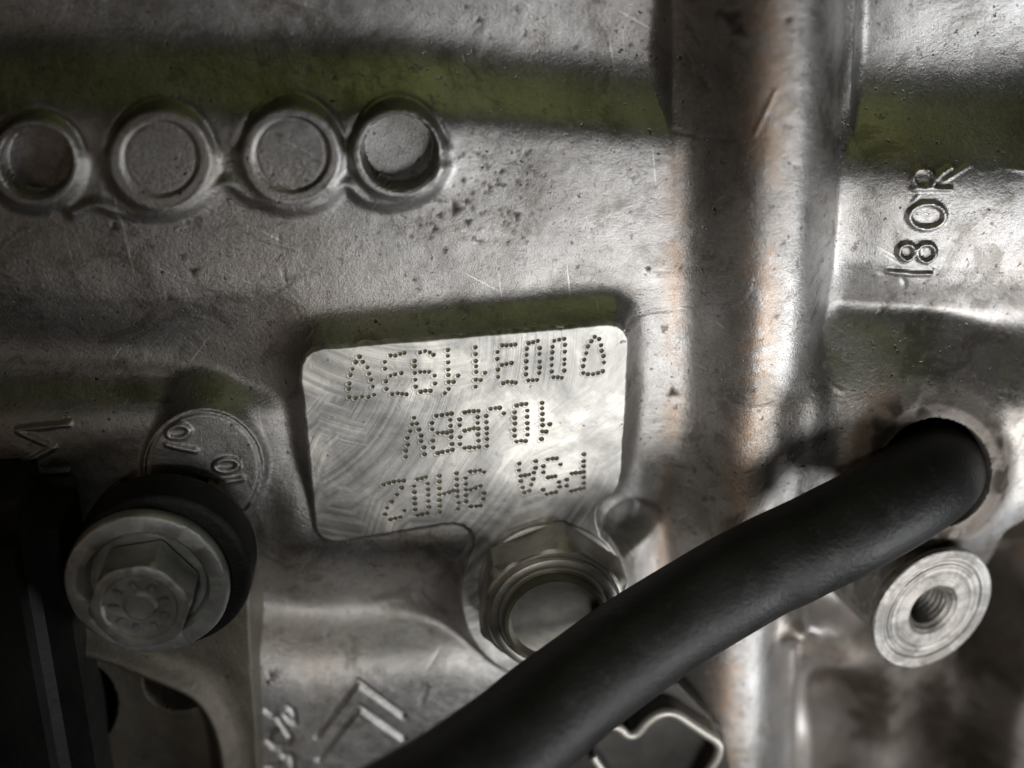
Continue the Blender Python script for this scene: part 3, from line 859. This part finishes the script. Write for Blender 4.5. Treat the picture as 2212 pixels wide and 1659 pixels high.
half = smooth_path([(306, 1492), (322, 1480), (352, 1490), (395, 1512), (432, 1530), (436, 1545), (405, 1560), (360, 1562), (325, 1548), (306, 1520)], 6, True)
BZ -= 16 * S((4 - sdf(Ux, Vx, [tuple(p) for p in half])) / 8)
d2 = np.hypot((Ux - 150) * 1.05, Vx - 1560)
BZ -= 14 * S((96 - d2) / 10) * S((Ux - 40) / 30) - 3.2 * S((62 - d2) / 14)
BZ += 0.10 * gnoise(BZ.shape, 3 / BF.step) + 0.03 * gnoise(BZ.shape, 0.9 / BF.step)
BZ -= 1.2 * S((Ux - edge + 8) / 8) ** 2
earv = 1265 - np.sqrt(np.clip(200.0 ** 2 - (Ux - 345) ** 2, 0, None)); earv = np.where(np.abs(Ux - 345) < 200, earv, 1265)
BZ -= 30 * np.clip((Ux - edge) / 26, 0, 1) + 30 * np.clip((earv - Vx) / 26, 0, 1)
BZ = np.maximum(BZ, -9)
BZ -= 30 * S((-2 - sdf(Ux, Vx, [tuple(p) for p in half])) / 6)
BF.finish(BZ)
br = link('mounting_bracket', BF.mesh('mounting_bracket', np.ones(len(BF.quads), bool)), M_BRACKET, None)
tag(br, 'dark mounting bracket with a half-moon hole in the lower left corner', 'bracket')

bush_c = at(350, 1240, 9.5)
bm = bmesh.new()
lathe(bm, [(12.9, -6.6), (12.9, -1.2), (12.7, -0.5), (12.2, -0.1), (11.4, 0.0), (4, 0.0)], bush_c, (0, 0, 1), 72)
bush = link('rubber_bush', bm_mesh('rubber_bush', bm), M_RUBBER, None)
tag(bush, 'round black rubber bush under the bolt in the lower left', 'bush')

fc = at(318, 1264, 12.0)
bolt = thing('flange_bolt', 'dull steel flange bolt with hexagon head seated on the black bush', 'bolt', (fc[0], fc[1], 9.6))
bm = bmesh.new()
lathe(bm, [(6.0, -2.4), (11.2, -2.4), (11.6, -1.2), (11.6, -0.3), (11.35, 0.15), (10.9, 0.3), (8.9, 0.3), (8.4, -0.2), (8.1, -1.2), (6.4, -1.3)], fc, (0, 0, 1), 72, 0.003)
link('flange', bm_mesh('flange', bm, True, 45), M_STEEL, bolt)
bm = bmesh.new()
HB = math.radians(8)
def hrow(r, h, clipr=None):
    row = []
    for k in range(72):
        t = 2 * math.pi * k / 72
        a = (t - HB) % (math.pi / 3) - math.pi / 6
        rr = r * math.cos(math.pi / 6) / math.cos(a)
        if clipr: rr = min(rr, clipr)
        row.append(bm.verts.new(Vector((fc[0] + rr * math.cos(t), fc[1] + rr * math.sin(t), fc[2] + h)) * MM))
    return row
rows = [hrow(7.5, -0.6), hrow(7.5, 5.0, 7.4), hrow(7.5, 5.7, 6.7), hrow(7.5, 5.9, 6.2), hrow(7.5, 5.9, 5.3), hrow(7.5, 5.4, 4.9), hrow(7.5, 5.35, 2.4), hrow(7.5, 5.75, 1.9), hrow(7.5, 5.7, 0.4)]
for r0, r1 in zip(rows[:-1], rows[1:]):
    for i in range(72):
        j = (i + 1) % 72
        bm.faces.new((r0[i], r0[j], r1[j], r1[i]))
bm.faces.new(rows[-1])
hd = link('hexagon_head', bm_mesh('hexagon_head', bm, True, 28), M_STEEL, bolt)
for k in range(9):                             # raised grade marks round the head
    t = 2 * math.pi * k / 9 + 0.3
    bm = bmesh.new()
    bmesh.ops.create_cube(bm, size=1.0)
    bmesh.ops.bevel(bm, geom=bm.edges[:], offset=0.18, segments=2, affect='EDGES')
    mt = Matrix.Translation(Vector((fc[0] + 3.5 * math.cos(t), fc[1] + 3.5 * math.sin(t), fc[2] + 5.85)) * MM) @ Matrix.Rotation(t, 4, 'Z') @ Matrix.Diagonal((1.3 * MM, 0.75 * MM, 0.6 * MM, 1))
    bm.transform(mt)
    link('grade_mark', bm_mesh('grade_mark', bm), M_STEEL, hd)

bm = bmesh.new()
hx0, hx1 = at(-500, 1400, 14)[0], at(140, 1400, 14)[0]
hy1, hy0 = at(100, 1115, 14)[1], at(100, 2000, 14)[1]
bmesh.ops.create_cube(bm, size=1.0)
bm.transform(Matrix.Translation(Vector(((hx0 + hx1) / 2, (hy0 + hy1) / 2, 3)) * MM) @ Matrix.Diagonal(((hx1 - hx0) * MM, (hy1 - hy0) * MM, 22 * MM, 1)))
bmesh.ops.bevel(bm, geom=bm.edges[:], offset=5 * MM, segments=5, affect='EDGES')
ho = link('plastic_housing', bm_mesh('plastic_housing', bm), M_PLASTIC, None)
tag(ho, 'black plastic housing at the left edge below the bolt', 'housing')
